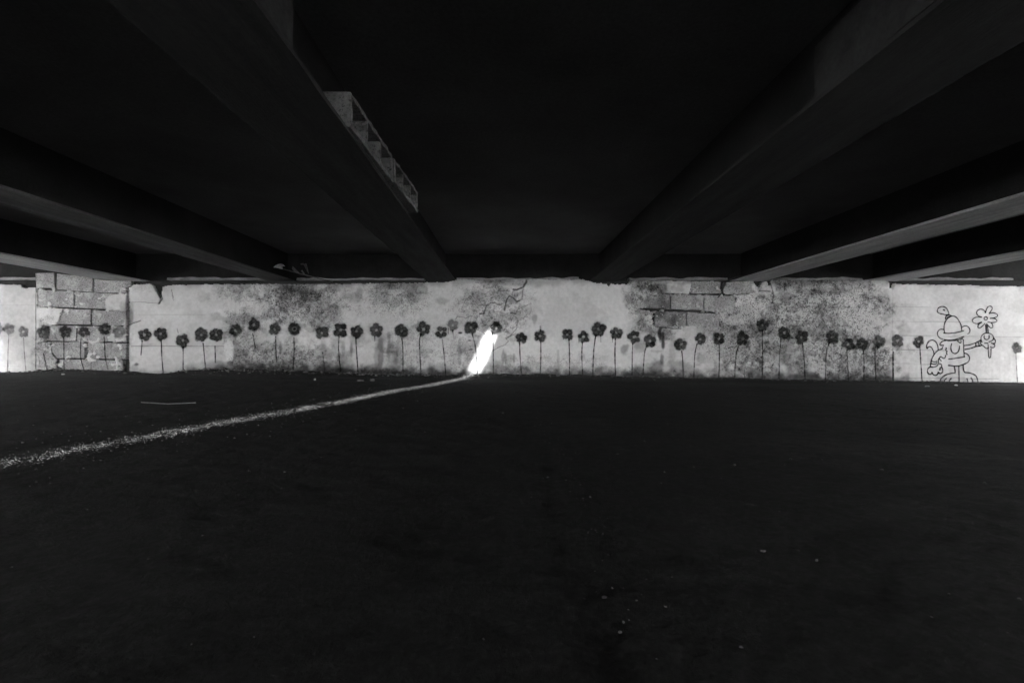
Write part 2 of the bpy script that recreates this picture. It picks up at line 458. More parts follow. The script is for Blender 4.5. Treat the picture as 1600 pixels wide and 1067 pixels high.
    for (cx, cy, rx, ry, s) in STAIN_SHADE:
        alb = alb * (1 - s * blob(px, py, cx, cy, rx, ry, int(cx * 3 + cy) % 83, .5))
    # damp, dirty foot
    foot = np.interp(px, [0, 60, 200, 300, 420, 560, 700, 760, 860, 1000, 1200, 1390, 1450, 1600], [588, 586, 584, 577, 566, 574, 576, 580, 578, 580, 582, 586, 594, 602])
    fd = sm(-9, 9, py - foot + (med - .5) * 22)
    alb = alb * (1 - .88 * fd * np.interp(px, [0, 60, 200, 300, 1390, 1450, 1600], [.2, .5, .5, 1, 1, .5, .25]))
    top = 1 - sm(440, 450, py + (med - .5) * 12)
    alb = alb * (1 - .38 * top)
    rel = (med - .5) * .003 + (fin - .5) * .0035 * (rough + .1) - rough * .003 * patchy - .002 * flake - .005 * plates
    grain = np.clip(rough * .9 + .10, 0, 1) * (1 - .75 * smooth * (1 - rough))
    for pts, hw, s in CR:
        d = dseg(px + (fin - .5) * 1.6, py + (med - .5) * 3.0, pts)
        k = (1 - sm(hw * .5, hw * 1.5, d))
        alb = alb * (1 - .88 * s * k); rel = rel - .008 * s * k
    for pts, hw, s in LN:
        k = 1 - sm(hw * .6, hw * 1.6, dseg(px, py, pts))
        alb = alb * (1 - s * k * (.6 + .6 * med)); rel = rel - .003 * k
    # streaks on the right hand panel and the smooth middle
    alb = alb * (1 + .05 * (vnoise(px / 2.5, py / 40, 77) - .5) * 2 * sm(540, 560, py) * sm(1400, 1420, px))
    return np.clip(alb, .02, .7), grain, rel

TOP = ([-900, 0, 32, 35, 41, 46, 56, 57, 205, 206, 220, 236, 238, 243, 250, 252, 254, 262, 300, 430, 520, 640, 700, 710, 818, 870, 910, 925, 935, 948, 951, 955, 975, 981, 985,
        1176, 1178, 1183, 1186, 1190, 1195, 1199, 1202, 1204, 1207, 1230, 1232, 1236, 1300, 1385, 1389, 1390, 1396, 1399, 1404, 1600, 2500],
       [445, 445, 445, 450, 452, 449, 449, 449, 449, 446, 444, 444, 446, 456, 468, 467, 449, 446, 445, 444, 444, 442.5, 441, 437, 437, 437, 437, 441, 443, 444, 447.5, 444, 444.5, 445, 439,
        439, 441, 449, 450, 441, 439, 440, 449, 444, 438, 438, 440, 438, 438, 438, 441, 450, 453, 444, 444, 448, 448])
HOLES = [
    [(57, 420), (205, 420), (201, 470), (201, 600), (191, 600), (191, 562), (196, 558), (196, 532), (170, 534), (168, 527), (194, 508), (196, 486), (166, 484), (163, 470), (170, 462), (196, 458), (196, 449),
     (204, 448), (204, 430), (190, 420)],
    [(56.5, 420), (190, 420), (204, 430), (204, 448), (196, 449), (196, 458), (170, 462), (163, 470), (166, 484), (196, 486), (194, 508), (168, 527), (170, 534), (196, 532), (196, 558), (191, 562), (191, 600),
     (92, 600), (84, 575), (87, 563), (78, 548), (77, 536), (66, 534), (60, 524), (70, 510), (88, 507), (94, 490), (98, 482), (58, 480)],
    [(1081, 432), (1180, 432), (1177, 441), (1172, 447), (1180, 456), (1176, 459), (1150, 461), (1147, 489), (1124, 488), (1124, 512), (1078, 508), (1062, 512), (1030, 511), (1020, 507), (1019, 486), (1000, 483),
     (1010, 478), (1003, 472), (1016, 462), (1040, 459), (1078, 459)],
]
ST = .0085
def coat(name, pa, pb):
    xs = np.arange(wx(pa), wx(pb), ST); zs = np.arange(-.10, CH + .86, ST)
    Xg, Zg = np.meshgrid(xs, zs, indexing='ij')
    px = VX + Xg * F / WY; py = VY - (Zg - CH) * F / WY
    alb, gr, rel = wall_fields(px, py)
    cx = (px[:-1, :-1] + px[1:, 1:]) / 2; cy = (py[:-1, :-1] + py[1:, 1:]) / 2
    jx = cx + (fbm(cx / 3, cy / 3, 91, 3) - .5) * 5; jy = cy + (fbm(cx / 3, cy / 3, 95, 3) - .5) * 5
    tp = np.interp(cx, TOP[0], TOP[1])
    keep = (cy + (fbm(cx / 2.5, cy * 0, 99, 3) - .5) * 3.2) > tp
    left = fbm(cx / 7, cy / 6, 123, 5) + .045 * sm(500, 590, cy) - .03 * (cx > 900) > .675
    for h in HOLES[1:]: keep &= ~inpoly(jx, jy, h) | (left & (cy > 428))
    keep &= ~inpoly(jx, jy, [(196.5, 449), (201.5, 446), (201.5, 600), (191, 600), (191, 562), (196.5, 558)])
    V = np.stack([Xg, WY - rel, Zg], -1).reshape(-1, 3)
    nx, nz = Xg.shape
    fc = grid_faces(nx, nz)[keep.ravel()]
    # raw edges: give the render its thickness where it has broken away
    n0 = len(V); Vb = V.copy(); Vb[:, 1] = WY + .048
    K = np.pad(keep, 1); idx = np.arange(nx * nz).reshape(nx, nz); side = []
    for di, dj, a, b in ((-1, 0, (0, 0), (0, 1)), (1, 0, (1, 1), (1, 0)), (0, -1, (1, 0), (0, 0)), (0, 1, (0, 1), (1, 1))):
        m = keep & ~K[1 + di:K.shape[0] - 1 + di, 1 + dj:K.shape[1] - 1 + dj]
        I, J = np.nonzero(m); p = idx[I + a[0], J + a[1]]; q = idx[I + b[0], J + b[1]]
        side.append(np.stack([p, q, q + n0, p + n0], -1))
    side = np.concatenate(side)
    allf = np.concatenate([fc, side]); used = np.unique(allf); rm = np.full(2 * n0, -1); rm[used] = np.arange(len(used))
    VV = np.concatenate([V, Vb])[used]; A = np.concatenate([alb.ravel(), alb.ravel() * .75])[used]; G = np.concatenate([gr.ravel()] * 2)[used]
    return wpart(name, mesh(name, VV, rm[allf], {'alb': A, 'grain': G}), M_coat)
tag(coat('wall_panel', -760, 56.4), 'smooth pale cast panel at the left end, brightest in the daylight')
tag(coat('wall_panel', 56.9, 201), 'crumbling leftovers of render on the pier of bare blocks')
tag(coat('wall_panel', 201.6, 1394), 'long middle stretch of stained, flaking render')
tag(coat('wall_panel', 1394.6, 2400), 'smooth pale cast panel at the right end, carrying the drawn figure')

# -- bare concrete blocks
def cblock(q, m=None, dy=0.0, depth=.045):
    """one block from its four corners in photo pixels (tl, tr, br, bl)"""
    c = Vector((sum(p[0] for p in q) / len(q), sum(p[1] for p in q) / len(q)))
    V = []; n0 = 0
    per = []
    for i in range(len(q)):
        a = Vector(q[i]); b = Vector(q[(i + 1) % len(q)])
        k = max(2, int((b - a).length / 6))
        for j in range(k):
            p = a.lerp(b, j / k); g = .55 if 0 < j else .25
            per.append(p + Vector((random.uniform(-g, g), random.uniform(-g, g))))
    n = len(per)
    y0 = WY + .005 + dy
    for s, yy in ((0, y0), (0, y0)): pass
    rings = [(.965, y0), (.992, y0 + .0025), (1.0, y0 + .007), (1.0, y0 + depth)]
    for s, yy in rings:
        for p in per:
            r = p if s == 1.0 else p + (c - p).normalized() * ((1 - s) * 22)
            V.append((wx(r.x), yy + random.uniform(-.0008, .0008), wz(r.y)))
    Fc = [tuple(range(n))[::-1]]
    for r in range(3):
        for i in range(n): Fc.append((r * n + i, r * n + (i + 1) % n, (r + 1) * n + (i + 1) % n, (r + 1) * n + i))
    return wpart('block', mesh('block', V, Fc), m or M_block)
LB = [
    [(54.5, 427), (84, 426), (85, 450), (56, 450.5)], [(88, 427), (144, 433), (143.5, 456), (87.5, 452.5)], [(146.5, 433), (204, 436), (204, 447), (196, 449), (196, 457.5), (146, 456.5)],
    [(58.5, 452.5), (114, 455.5), (114, 480), (59, 479.5)], [(117, 456), (196, 459.5), (196, 484), (117, 481)],
    [(58, 481.5), (97, 482), (92, 506), (58, 506)], [(99, 482.5), (141.5, 484), (141, 507.5), (91.5, 506)], [(143.5, 484), (196, 486), (196, 508.5), (143, 508)],
    [(60, 508.5), (118, 509), (118, 532.5), (60, 532)], [(120.3, 509.5), (196, 510.5), (196, 534), (120, 533.5)],
    [(80, 534), (131, 534.5), (131.5, 559), (118, 559.5), (88, 559), (80, 550)], [(137, 535), (196, 536.5), (196, 561), (137, 560)],
    [(60, 553), (76, 548), (86, 561), (88, 585), (60, 585)], [(92, 561.5), (191, 563.5), (191, 590), (91.5, 590)],
]
for q in LB: cblock(q)
RB = [([(1081.5, 439), (1126.5, 440.5), (1126, 458), (1079, 458.5)], 0), ([(1132, 441), (1178, 438.5), (1176, 447), (1180, 456), (1176, 459), (1150, 460.5), (1130, 460)], 0),
      ([(1000, 460), (1047, 460), (1047, 483), (1012, 481), (998, 478)], 1), ([(1049, 460), (1099, 461), (1098.5, 484.5), (1048.5, 483)], 0), ([(1101.5, 461), (1149, 462), (1149, 490), (1100, 485)], 0),
      ([(999, 485), (1019, 486.5), (1018.5, 508), (999, 506)], 1), ([(1024, 486.5), (1073, 487.5), (1072, 512), (1023, 510)], 1), ([(1074.5, 487.5), (1125, 491), (1125, 514), (1074, 512.5)], 0)]
for q, k in RB: cblock(q, M_blockd if k else M_block)

# -- loose lump in the notch at the top and the mortar ledge above the wall
def lump(pts, ya, yb, name, m, parent_fn, jag=.5):
    n = len(pts); V = []
    for yy, s in ((ya, .9), (ya + .008, 1.0), (yb, 1.0)):
        cx = sum(p[0] for p in pts) / n; cy = sum(p[1] for p in pts) / n
        for p in pts: V.append((wx(cx + (p[0] - cx) * s), yy, wz(cy + (p[1] - cy) * s)))
    Fc = [tuple(range(n))[::-1]]
    for r in range(2):
        for i in range(n): Fc.append((r * n + i, r * n + (i + 1) % n, (r + 1) * n + (i + 1) % n, (r + 1) * n + i))
    return parent_fn(name, mesh(name, V, Fc), m)
tag(lump([(1187, 453), (1188, 446), (1192, 441), (1196, 438.5), (1200, 442), (1203, 449), (1203, 454)], WY + .01, WY + .05, 'stone', M_block, wpart), 'rounded grey stone wedged in the notch at the top')

def ledge(pa, pb):
    xs = np.arange(wx(pa), wx(pb), .03); V = []
    for x in xs:
        j = (float(vnoise(x * 14, 1, 6)) - .5) * .02; k = (float(fbm(x * 7, 5, 9, 3)) - .5) * .04
        z0 = CH + .842 + j * .3; z1 = CH + .872 + k
        V += [(x, WY + .02 + j, z0), (x, WY + .14, z0), (x, WY + .14, z1), (x, WY + .035 + k, z1)]
    Fc = []
    for r in range(len(xs) - 1):
        for i in range(4): Fc.append((r * 4 + i, r * 4 + (i + 1) % 4, (r + 1) * 4 + (i + 1) % 4, (r + 1) * 4 + i))
    Fc += [(3, 2, 1, 0), tuple(range(4 * len(xs) - 4, 4 * len(xs)))]
    wpart('mortar_ledge', mesh('mortar_ledge', V, Fc), M_cap)
for a, b in ((-20, 54), (258, 412), (462, 665), (713, 908), (985, 1140), (1200, 1352), (1410, 1590)): ledge(a, b)

# ------------------------------------------------------------------ paint
def rel_at(px, py):
    px = np.asarray(px, float); py = np.asarray(py, float)
    return wall_fields(px, py)[2]

def flower(cx, cy, r, phase, npet=5, dark=1.0, kind='petal', seed=0, squash=1.0):
    nr, na = 9, 44
    rr = np.linspace(0, 1, nr + 1)[1:]; th = np.linspace(0, 2 * np.pi, na, endpoint=False)
    rng = np.random.RandomState(seed)
    angs = phase + np.arange(npet) * 2 * np.pi / npet + rng.uniform(-.24, .24, npet)
    dist = r * rng.uniform(.50, .66, npet); rad = r * rng.uniform(.38, .56, npet) * (1.1 if npet == 4 else 1.0)
    if kind == 'ring': dist[:] = r * .45; rad[:] = r * .5
    PXs = [cx]; PYs = [cy]
    Ro = r * 1.28
    for q in rr:
        for t in th: PXs.append(cx + Ro * q * math.cos(t)); PYs.append(cy + Ro * q * math.sin(t) * squash)
    PXs = np.array(PXs); PYs = np.array(PYs)
    jx = PXs + (fbm(PXs / 2.2, PYs / 2.2, seed + 3, 3) - .5) * 3.0; jy = PYs + (fbm(PXs / 2.2, PYs / 2.2, seed + 9, 3) - .5) * 3.0
    d = np.zeros(len(PXs))
    hole = rng.uniform(.25, .85); pd = rng.uniform(.86, 1.0, npet); squash = squash * rng.uniform(.92, 1.08)
    for a, di, ra, pdk in zip(angs, dist, rad, pd):
        k = np.hypot(jx - cx - di * math.cos(a), (jy - cy - di * math.sin(a) * squash)) / ra
        d = np.maximum(d, (1 - sm(.78, 1.22, k)) * (.90 + .10 * sm(.3, .85, k)) * pdk)
    rc = np.hypot(PXs - cx, PYs - cy) / r
    d = d * (1 - hole * (1 - sm(.06, .26, rc))) if kind != 'ring' else d * (1 - .55 * np.exp(-((rc - .26) / .1) ** 2))
    d = np.maximum(d, .16 * (1 - sm(.8, 1.25, rc)))
    d = d * dark * (.82 + .3 * fbm(PXs / 2, PYs / 2, seed + 17, 3))
    Y = WY - rel_at(PXs, PYs) - .0022
    V = np.stack([wx(PXs), Y, wz(PYs)], -1)
    Fc = [(0, 1 + (i + 1) % na, 1 + i) for i in range(na)]
    for q in range(nr - 1):
        for i in range(na):
            a = 1 + q * na + i; b = 1 + q * na + (i + 1) % na; Fc.append((a, b, b + na, a + na))
    # leave out faces with no paint on them
    Fc = [fc for fc in Fc if max(d[i] for i in fc) > .05]
    us = sorted({i for fc in Fc for i in fc}); rm = {u: i for i, u in enumerate(us)}
    me = mesh('painted_flower', V[us], [tuple(rm[i] for i in fc) for fc in Fc], {'dens': np.clip(d[us], 0, 1)})
    return wpart('painted_flower', me, M_paint)

def catmull(P, n=5):
    P = [np.array(p, float) for p in P]
    if len(P) < 3: 
        return [P[0] + (P[-1] - P[0]) * i / (n * 2) for i in range(n * 2 + 1)]
    Q = [2 * P[0] - P[1]] + P + [2 * P[-1] - P[-2]]; out = []
    for i in range(1, len(Q) - 2):
        for k in range(n):
            t = k / n
            out.append(.5 * (2 * Q[i] + (Q[i + 1] - Q[i - 1]) * t + (2 * Q[i - 1] - 5 * Q[i] + 4 * Q[i + 1] - Q[i + 2]) * t * t + (3 * Q[i] - Q[i - 1] - 3 * Q[i + 1] + Q[i + 2]) * t ** 3))
    out.append(P[-1]); return out

def ribbon(pts, w, off=.003, dark=1.0, seed=0, broken=.0, name='stem', parent=None, fade=False, smooth_n=5, flat=False):
    P = catmull(pts, smooth_n); n = len(P)
    # resample about every 1.5 px
    L = np.array(P); seg = np.r_[0, np.cumsum(np.hypot(*np.diff(L, axis=0).T))]
    k = max(3, int(seg[-1] / 1.2)); s = np.linspace(0, seg[-1], k)
    X = np.interp(s, seg, L[:, 0]); Yp = np.interp(s, seg, L[:, 1])
    dx = np.gradient(X); dy = np.gradient(Yp); l = np.hypot(dx, dy) + 1e-9; nx, ny = -dy / l, dx / l
    hw = w / 2 * (.8 + .45 * vnoise(s / 3, seed * 3.1, 5))
    den = dark * (.75 + .35 * vnoise(s / 2, seed * 1.7, 8))
    if broken: den = den * (1 - broken * sm(.5, .7, vnoise(s / 4, seed * 2.3, 12)))
    if fade: den = den * (1 - .6 * np.linspace(0, 1, k))
    xs = np.stack([X + nx * hw * 1.5, X + nx * hw * .5, X - nx * hw * .5, X - nx * hw * 1.5], -1).ravel()
    ys = np.stack([Yp + ny * hw * 1.5, Yp + ny * hw * .5, Yp - ny * hw * .5, Yp - ny * hw * 1.5], -1).ravel()
    dd = np.stack([den * 0.05, den, den, den * 0.05], -1).ravel()
    V = np.stack([wx(xs), WY - (0 if flat else rel_at(xs, ys)) - off, wz(ys)], -1)
    return V, grid_faces(k, 4), np.clip(dd, 0, 1)

def stem(fl, pts, w=1.5, dark=.95, seed=0, broken=.35, fade=False, off=.0030):
    V, Fc, dd = ribbon(pts, w, off, dark, seed, broken, fade=fade)
    return wpart('stem', mesh('stem', V, Fc, {'dens': dd}), M_paint, fl)

FL = [  # cx, cy, r, phase(deg), petals, darkness, stem points, kind
    (-3, 513, 9, 10, 5, .5, None), (14.8, 514, 8.8, 250, 5, .55, [(14, 523), (13, 550), (12, 583)]), (36.8, 518, 8.8, 260, 5, .6, [(37, 527), (38.5, 550), (41, 582)]),
    (68.5, 519, 10.3, 20, 6, .85, [(68, 552), (71, 565), (74, 578)]), (102, 519, 10, 200, 5, .95, [(100, 527), (100, 550), (100.5, 578)]), (131, 519, 9.3, 240, 5, .9, [(127, 528), (126, 545), (127, 562), (131.5, 578)]),
    (164, 514.5, 9.6, 270, 5, .92, [(163, 525), (164, 545), (165, 560), (169.5, 578)]), (187, 519, 9.3, 240, 6, .62, None),
    (226, 523.5, 10.5, 215, 5, 1, [(222.5, 532), (221.5, 545), (220.5, 555)]), (251, 521.5, 10.6, 245, 5, 1, [(252, 530), (253, 555), (255.5, 586)]),
    (286, 532, 10.5, 225, 5, .98, [(286.3, 541), (286.5, 560), (286, 586)]), (314.7, 523, 10.5, 260, 6, .95, [(317.5, 535), (319, 550), (321.5, 576)]),
    (338, 523, 10.5, 270, 6, 1, [(336, 540), (336.5, 555), (336.5, 567)]), (367.5, 516, 10, 235, 5, .95, None), (396.8, 507.5, 9.8, 265, 6, .97, [(395, 521), (396.5, 530), (399, 543)]),
    (429.6, 514, 9.8, 275, 5, .92, [(431, 525), (431, 545), (432.5, 566)]), (460, 514, 11, 0, 8, 1, [(459.5, 527), (459.5, 550), (458, 578)]),
    (503, 520, 9.6, 45, 4, .95, [(504, 550), (506, 565), (507.5, 580)]), (532, 515.8, 11.5, 225, 4, 1, [(530, 526), (529, 542), (530, 560), (532.5, 581)]),
    (557, 517.5, 10.5, 215, 5, 1, [(556, 527), (557, 545), (559.5, 581)]), (588, 515.8, 10.2, 270, 5, .95, [(585.6, 525), (585.5, 534)]),
    (627, 517, 10.3, 270, 6, .98, [(628, 528), (629.5, 545), (629.7, 579)]), (662, 514.5, 11, 255, 5, 1, [(658, 521), (655.5, 532), (656, 550), (657.8, 586)]),
    (689.7, 519.5, 9.8, 240, 5, 1, [(691, 530), (693.5, 550), (696.8, 588)]), (707.5, 508, 9.8, 250, 5, .74, [(707.3, 515), (708, 522), (709.8, 530)]),
    (736, 512, 10, 225, 4, .97, [(737.5, 521), (742.5, 540), (744.5, 560), (745.8, 585)]), (775.5, 513, 10.3, 270, 5, .95, [(769, 518), (770.5, 540), (770.8, 570), (771, 584)]),
    (814.6, 528.5, 9, 270, 5, 1, [(812, 535), (812.5, 555), (814.8, 587)]), (843.7, 525, 9.8, 215, 5, .98, [(845, 533), (845, 560), (844.2, 589)]),
    (886.6, 523, 9.5, 225, 4, 1, [(889, 530), (889.8, 555), (889.8, 590)]), (912, 526, 9.3, 250, 5, 1, [(910, 534), (909, 555), (910.5, 590)]),
    (935, 514.5, 11.3, 265, 5, .97, [(930.8, 523), (927.5, 550), (926, 591)]), (963, 520.8, 9.8, 270, 5, .96, [(961.5, 529), (960.7, 555), (961.8, 591)]),
    (990.7, 526.5, 10.3, 250, 5, .95, [(988.5, 536), (987.8, 555), (987.5, 586)]), (1015.6, 532.5, 10.2, 270, 5, .97, [(1011, 539), (1007, 552), (1004, 592)]),
    (1063.8, 538.3, 10.2, 260, 5, .97, [(1065, 548), (1066.5, 562), (1067.7, 592)]), (1094, 529.7, 9.4, 250, 5, .92, [(1089, 537), (1085.5, 555), (1083.8, 593)]),
    (1122.9, 529, 9.6, 225, 4, 1, [(1123.5, 538), (1124, 560), (1122.9, 593)]), (1160.4, 529.2, 10.4, 270, 5, .96, [(1154.5, 540), (1150, 555), (1147.4, 595)]),
    (1190.7, 508, 9.5, 270, 5, .98, [(1191, 516), (1191.2, 545), (1190.8, 594)]), (1225.6, 520.3, 10, 260, 6, .97, [(1220, 528), (1218.5, 550), (1216.6, 594)]),
    (1252.8, 527.4, 10, 255, 5, .96, [(1253.6, 536), (1255.8, 555), (1257.8, 596)]), (1301, 527, 10.2, 265, 5, .95, [(1296, 534), (1291, 552), (1289.4, 596)]),
    (1325, 537.8, 10, 245, 5, .98, [(1323, 546), (1324, 565), (1325.4, 596)]), (1347, 537.3, 9.8, 270, 5, .97, [(1349, 547), (1349.8, 565), (1349.4, 596)]),
    (1373.3, 533.4, 9.8, 260, 5, .86, [(1367.5, 541), (1367.3, 560), (1368.4, 596)]), (1402, 532.5, 9.6, 270, 5, .85, [(1396, 549), (1395.5, 570), (1396, 594)]),
    (1435, 533.4, 9, 235, 5, .93, [(1437, 541), (1438, 560), (1440.7, 598)]), (1588.4, 543.8, 8, 270, 5, .78, [(1587, 551), (1587.8, 570), (1589.7, 601)]),
]
for i, (cx, cy, r, ph, npt, dk, st) in enumerate(FL):
    fl = flower(cx, cy, r, math.radians(ph), npt, dk, 'ring' if i == 16 else 'petal', 100 + i * 7)
    if i == 16: tag(fl, 'round solid blotch of a flower without separate petals')
    if st: stem(fl, st, 1.7 if i > 2 else 1.3, .95 if dk > .8 else .62, i, .35, fade=(i in (17, 20, 24)))
# short runs of paint
for i, (fi, pts) in enumerate([(10, [(277, 513), (279, 521)]), (24, [(700.5, 512), (700.5, 522)]), (28, [(844, 509), (844, 520)]), (31, [(938.7, 524), (938.8, 535)]), (30, [(904.6, 528), (904.6, 536)]), (32, [(957, 528), (957, 535)]),
                         (3, [(90, 563), (91, 575)]), (37, [(1170, 583), (1170.5, 595)]), (37, [(1163, 577), (1163.5, 592)]), (5, [(142.5, 566), (142.8, 579)]), (42, [(1303, 536), (1303, 543)])]):
    V, Fc, dd = ribbon(pts, 1.0, .0034, .8, 60 + i, .2)
    wpart('paint_drip', mesh('paint_drip', V, Fc, {'dens': dd}), M_paint)

# -- the line drawing of a figure holding a flower, right-hand panel
FIG = dict(
 pompom=[[(205, 215), (178, 200), (172, 178), (185, 152), (210, 138), (240, 137), (270, 150), (288, 178), (300, 218), (270, 228), (235, 220), (205, 215)], [(232, 173), (245, 171), (258, 182)]],
 hat=[[(262, 280), (266, 248), (285, 232), (305, 228), (330, 240)], [(276, 272), (290, 252), (318, 243)],
      [(252, 425), (246, 380), (250, 330), (270, 285), (305, 255), (345, 240), (385, 258), (415, 300), (435, 345), (443, 400)], [(238, 428), (300, 433), (370, 426), (440, 410), (468, 402)]],
 brim=[[(242, 390), (205, 388), (180, 408), (172, 438), (186, 472), (210, 490), (235, 498)], [(445, 368), (460, 355), (490, 350), (518, 366), (533, 398), (523, 428), (503, 440)], [(240, 500), (290, 510), (350, 505), (410, 488), (470, 468)]],
 face=[[(275, 512), (330, 513), (400, 508), (458, 488)], [(395, 516), (412, 528), (432, 542), (436, 505)], [(460, 498), (464, 560), (466, 620), (470, 688)],
       [(332, 542), (322, 590), (332, 635), (365, 657), (395, 645), (412, 615), (420, 570)]],
 hair=[[(270, 512), (235, 518), (215, 532), (198, 556), (218, 566), (242, 562), (230, 585), (228, 605)], [(262, 592), (272, 598), (264, 622), (280, 630), (272, 652), (282, 672)], [(262, 672), (262, 692), (245, 710), (225, 702), (205, 688)], [(190, 712), (203, 728), (218, 742)]],
 tunic=[[(292, 718), (340, 714), (400, 705), (478, 692)], [(470, 652), (500, 660), (525, 685), (530, 718), (512, 752), (460, 778), (390, 796), (290, 788)]],
 right_arm=[[(470, 568), (530, 560), (590, 540), (655, 508)], [(475, 612), (540, 600), (600, 580), (660, 572)], [(600, 540), (598, 560), (606, 580)], [(625, 525), (632, 550), (640, 578)], [(655, 508), (650, 530), (660, 572)]],
 right_glove=[[(668, 535), (656, 500), (662, 462), (690, 437), (725, 430), (765, 438), (790, 462), (800, 490), (816, 512), (812, 540), (790, 546), (768, 538)],
              [(790, 548), (808, 562), (803, 585), (780, 592), (757, 580)], [(660, 560), (680, 572), (700, 590), (722, 602), (738, 590)],
              [(698, 455), (692, 478), (706, 498), (732, 500), (750, 478), (746, 452)], [(694, 542), (718, 542), (740, 545)], [(742, 528), (770, 520), (795, 498), (796, 482)]],
 held_stem=[[(708, 335), (713, 380), (718, 430)], [(722, 335), (733, 380), (738, 430)], [(735, 555), (738, 620), (742, 695), (752, 704), (762, 690), (768, 600)]],
 held_flower=[[(709 + 19 * math.cos(a * .5236), 267 + 19 * math.sin(a * .5236)) for a in range(13)],
              [(665, 252), (625, 238), (606, 205), (622, 175), (662, 164), (694, 182), (706, 208)], [(706, 208), (718, 160), (745, 132), (775, 138), (778, 165), (758, 195), (745, 215)],
              [(745, 215), (795, 205), (838, 222), (838, 245), (800, 262), (755, 266)], [(760, 266), (805, 268), (834, 288), (825, 305), (780, 314), (730, 306)],
              [(718, 322), (740, 350), (765, 372), (787, 365), (786, 338), (768, 314)], [(702, 322), (670, 355), (640, 374), (622, 360), (636, 328), (666, 308)],
              [(666, 310), (610, 325), (572, 312), (562, 286), (582, 262), (625, 252), (668, 255)]],
 tail=[[(56, 604), (52, 565), (75, 525), (115, 508), (152, 525), (174, 565), (182, 615)], [(56, 604), (80, 580), (105, 590), (125, 625), (133, 662)]],
 left_arm=[[(228, 605), (180, 622), (140, 660), (112, 712), (98, 765), (95, 803)], [(182, 765), (183, 720), (205, 690)], [(106, 740), (140, 750), (172, 744)], [(103, 768), (140, 775), (174, 762)]],
 left_glove=[[(95, 805), (70, 822), (62, 858), (80, 885), (105, 882), (112, 860), (125, 888), (150, 899), (174, 886), (182, 862), (200, 880), (226, 868), (232, 838), (220, 805), (216, 778), (188, 771), (165, 795), (130, 808), (95, 805)], [(190, 832), (206, 840), (200, 815), (215, 812)]],
 legs=[[(360, 796), (366, 830), (370, 866)], [(410, 796), (412, 880), (414, 976)], [(458, 782), (462, 830), (472, 864)]],
 feet=[[(372, 870), (310, 880), (255, 898), (212, 935), (195, 982)], [(278, 928), (250, 952), (246, 985)], [(332, 928), (306, 958), (316, 985)], [(472, 866), (530, 872), (590, 895), (614, 930), (624, 982)], [(500, 930), (508, 955), (514, 985)], [(543, 922), (562, 950), (569, 985)]],
)
fig = None; k = 0
THICK = {'held_flower': 1.65, 'feet': 1.85, 'brim': 1.7, 'left_glove': 1.9}
allV = {}
def strokes(ls, wd):
    global k
    Vs = []; Fs = []; D = []; n = 0
    for pts in ls:
        V, Fc, dd = ribbon([(1440 + x / 7.1125, 460 + y / 7.1125) for x, y in pts], wd, .0026 + .00035 * (k % 9), 1.0, 200 + k, .12); k += 1
        Vs.append(V); Fs.append(Fc + n); D.append(dd); n += len(V)
    return np.concatenate(Vs), np.concatenate(Fs), np.concatenate(D)
for nm, ls in FIG.items():
    V, Fc, dd = strokes(ls, THICK.get(nm, 1.75))
    if fig is None:
        fig = wpart('painted_figure', mesh('painted_figure', V, Fc, {'dens': dd}), M_paint)
        tag(fig, 'line drawing of a stout hatted figure with a tail, holding up a daisy')
    else:
        wpart(nm, mesh(nm, V, Fc, {'dens': dd}), M_paint, fig)

# ================================================================== BLOCKS RESTING ON THE BEAMS
def hollow(y0, y1, xr, label, cells=3, z0=CH + .852, hgt=.135, skew=0.0, depth=.17):
    """concrete block with cells open to the right; rough faces"""
    t = .017; nb = cells + 1; B = MB()
    L = y1 - y0; rng = random.Random(int(y0 * 100))
    webs = [y0 + (L - t) * i / cells for i in range(nb)]
    def slab(xa, xb, ya, yb, za, zb, n=10):
        ax = max(1, int(round((yb - ya) / .03))); az = max(1, int(round((zb - za) / .03)))
        def j(): return rng.uniform(-.0018, .0018)
        V = []; Fc = []
        for iy in range(ax + 1):
            for (x, z) in ((xa, za), (xb, za), (xb, zb), (xa, zb)):
                V.append((x + (j() * 2 if x == xb else 0), ya + (yb - ya) * iy / ax, z + j()))
        for r in range(ax):
            for i in range(4): Fc.append((r * 4 + i, (r + 1) * 4 + i, (r + 1) * 4 + (i + 1) % 4, r * 4 + (i + 1) % 4))
        Fc += [(0, 1, 2, 3), (4 * ax + 3, 4 * ax + 2, 4 * ax + 1, 4 * ax)]
        B.add(V, Fc)
    def web(ya, yb, za, zb):
        V = []; Fc = []; nz = 5
        for iz in range(nz + 1):
            z = za + (zb - za) * iz / nz
            for (x, y) in ((xr - depth, ya), (xr, ya), (xr, yb), (xr - depth, yb)):
                V.append((x + (rng.uniform(-.004, .002) if x == xr else 0), y + rng.uniform(-.003, .003), z))
        for r in range(nz):
            for i in range(4): Fc.append((r * 4 + i, r * 4 + (i + 1) % 4, (r + 1) * 4 + (i + 1) % 4, (r + 1) * 4 + i))
        B.add(V, Fc)
    slab(xr - depth, xr, y0, y1, z0, z0 + t)
    slab(xr - depth, xr, y0, y1, z0 + hgt - t, z0 + hgt)
    for i, yw in enumerate(webs):
        tt = t if 0 < i < nb - 1 else t * 1.25
        web(yw, yw + tt, z0 + t - .001, z0 + hgt - t + .001)
    v, f = box(xr - depth - .012, xr - depth + .002, y0, y1, z0, z0 + hgt); B.add(v, f)
    me = B.me('hollow_block')
    if skew:
        for q in me.vertices: q.co.x += skew * (q.co.y - y0)
    o = link('hollow_block', me, M_pot); tag(o, label, 'concrete block', 'hollow blocks lying on the beam edge'); return o
hollow(1.75, 2.33, -.590, 'nearer hollow concrete block on the beam edge, with a blank speckled end face', 3, skew=.03)
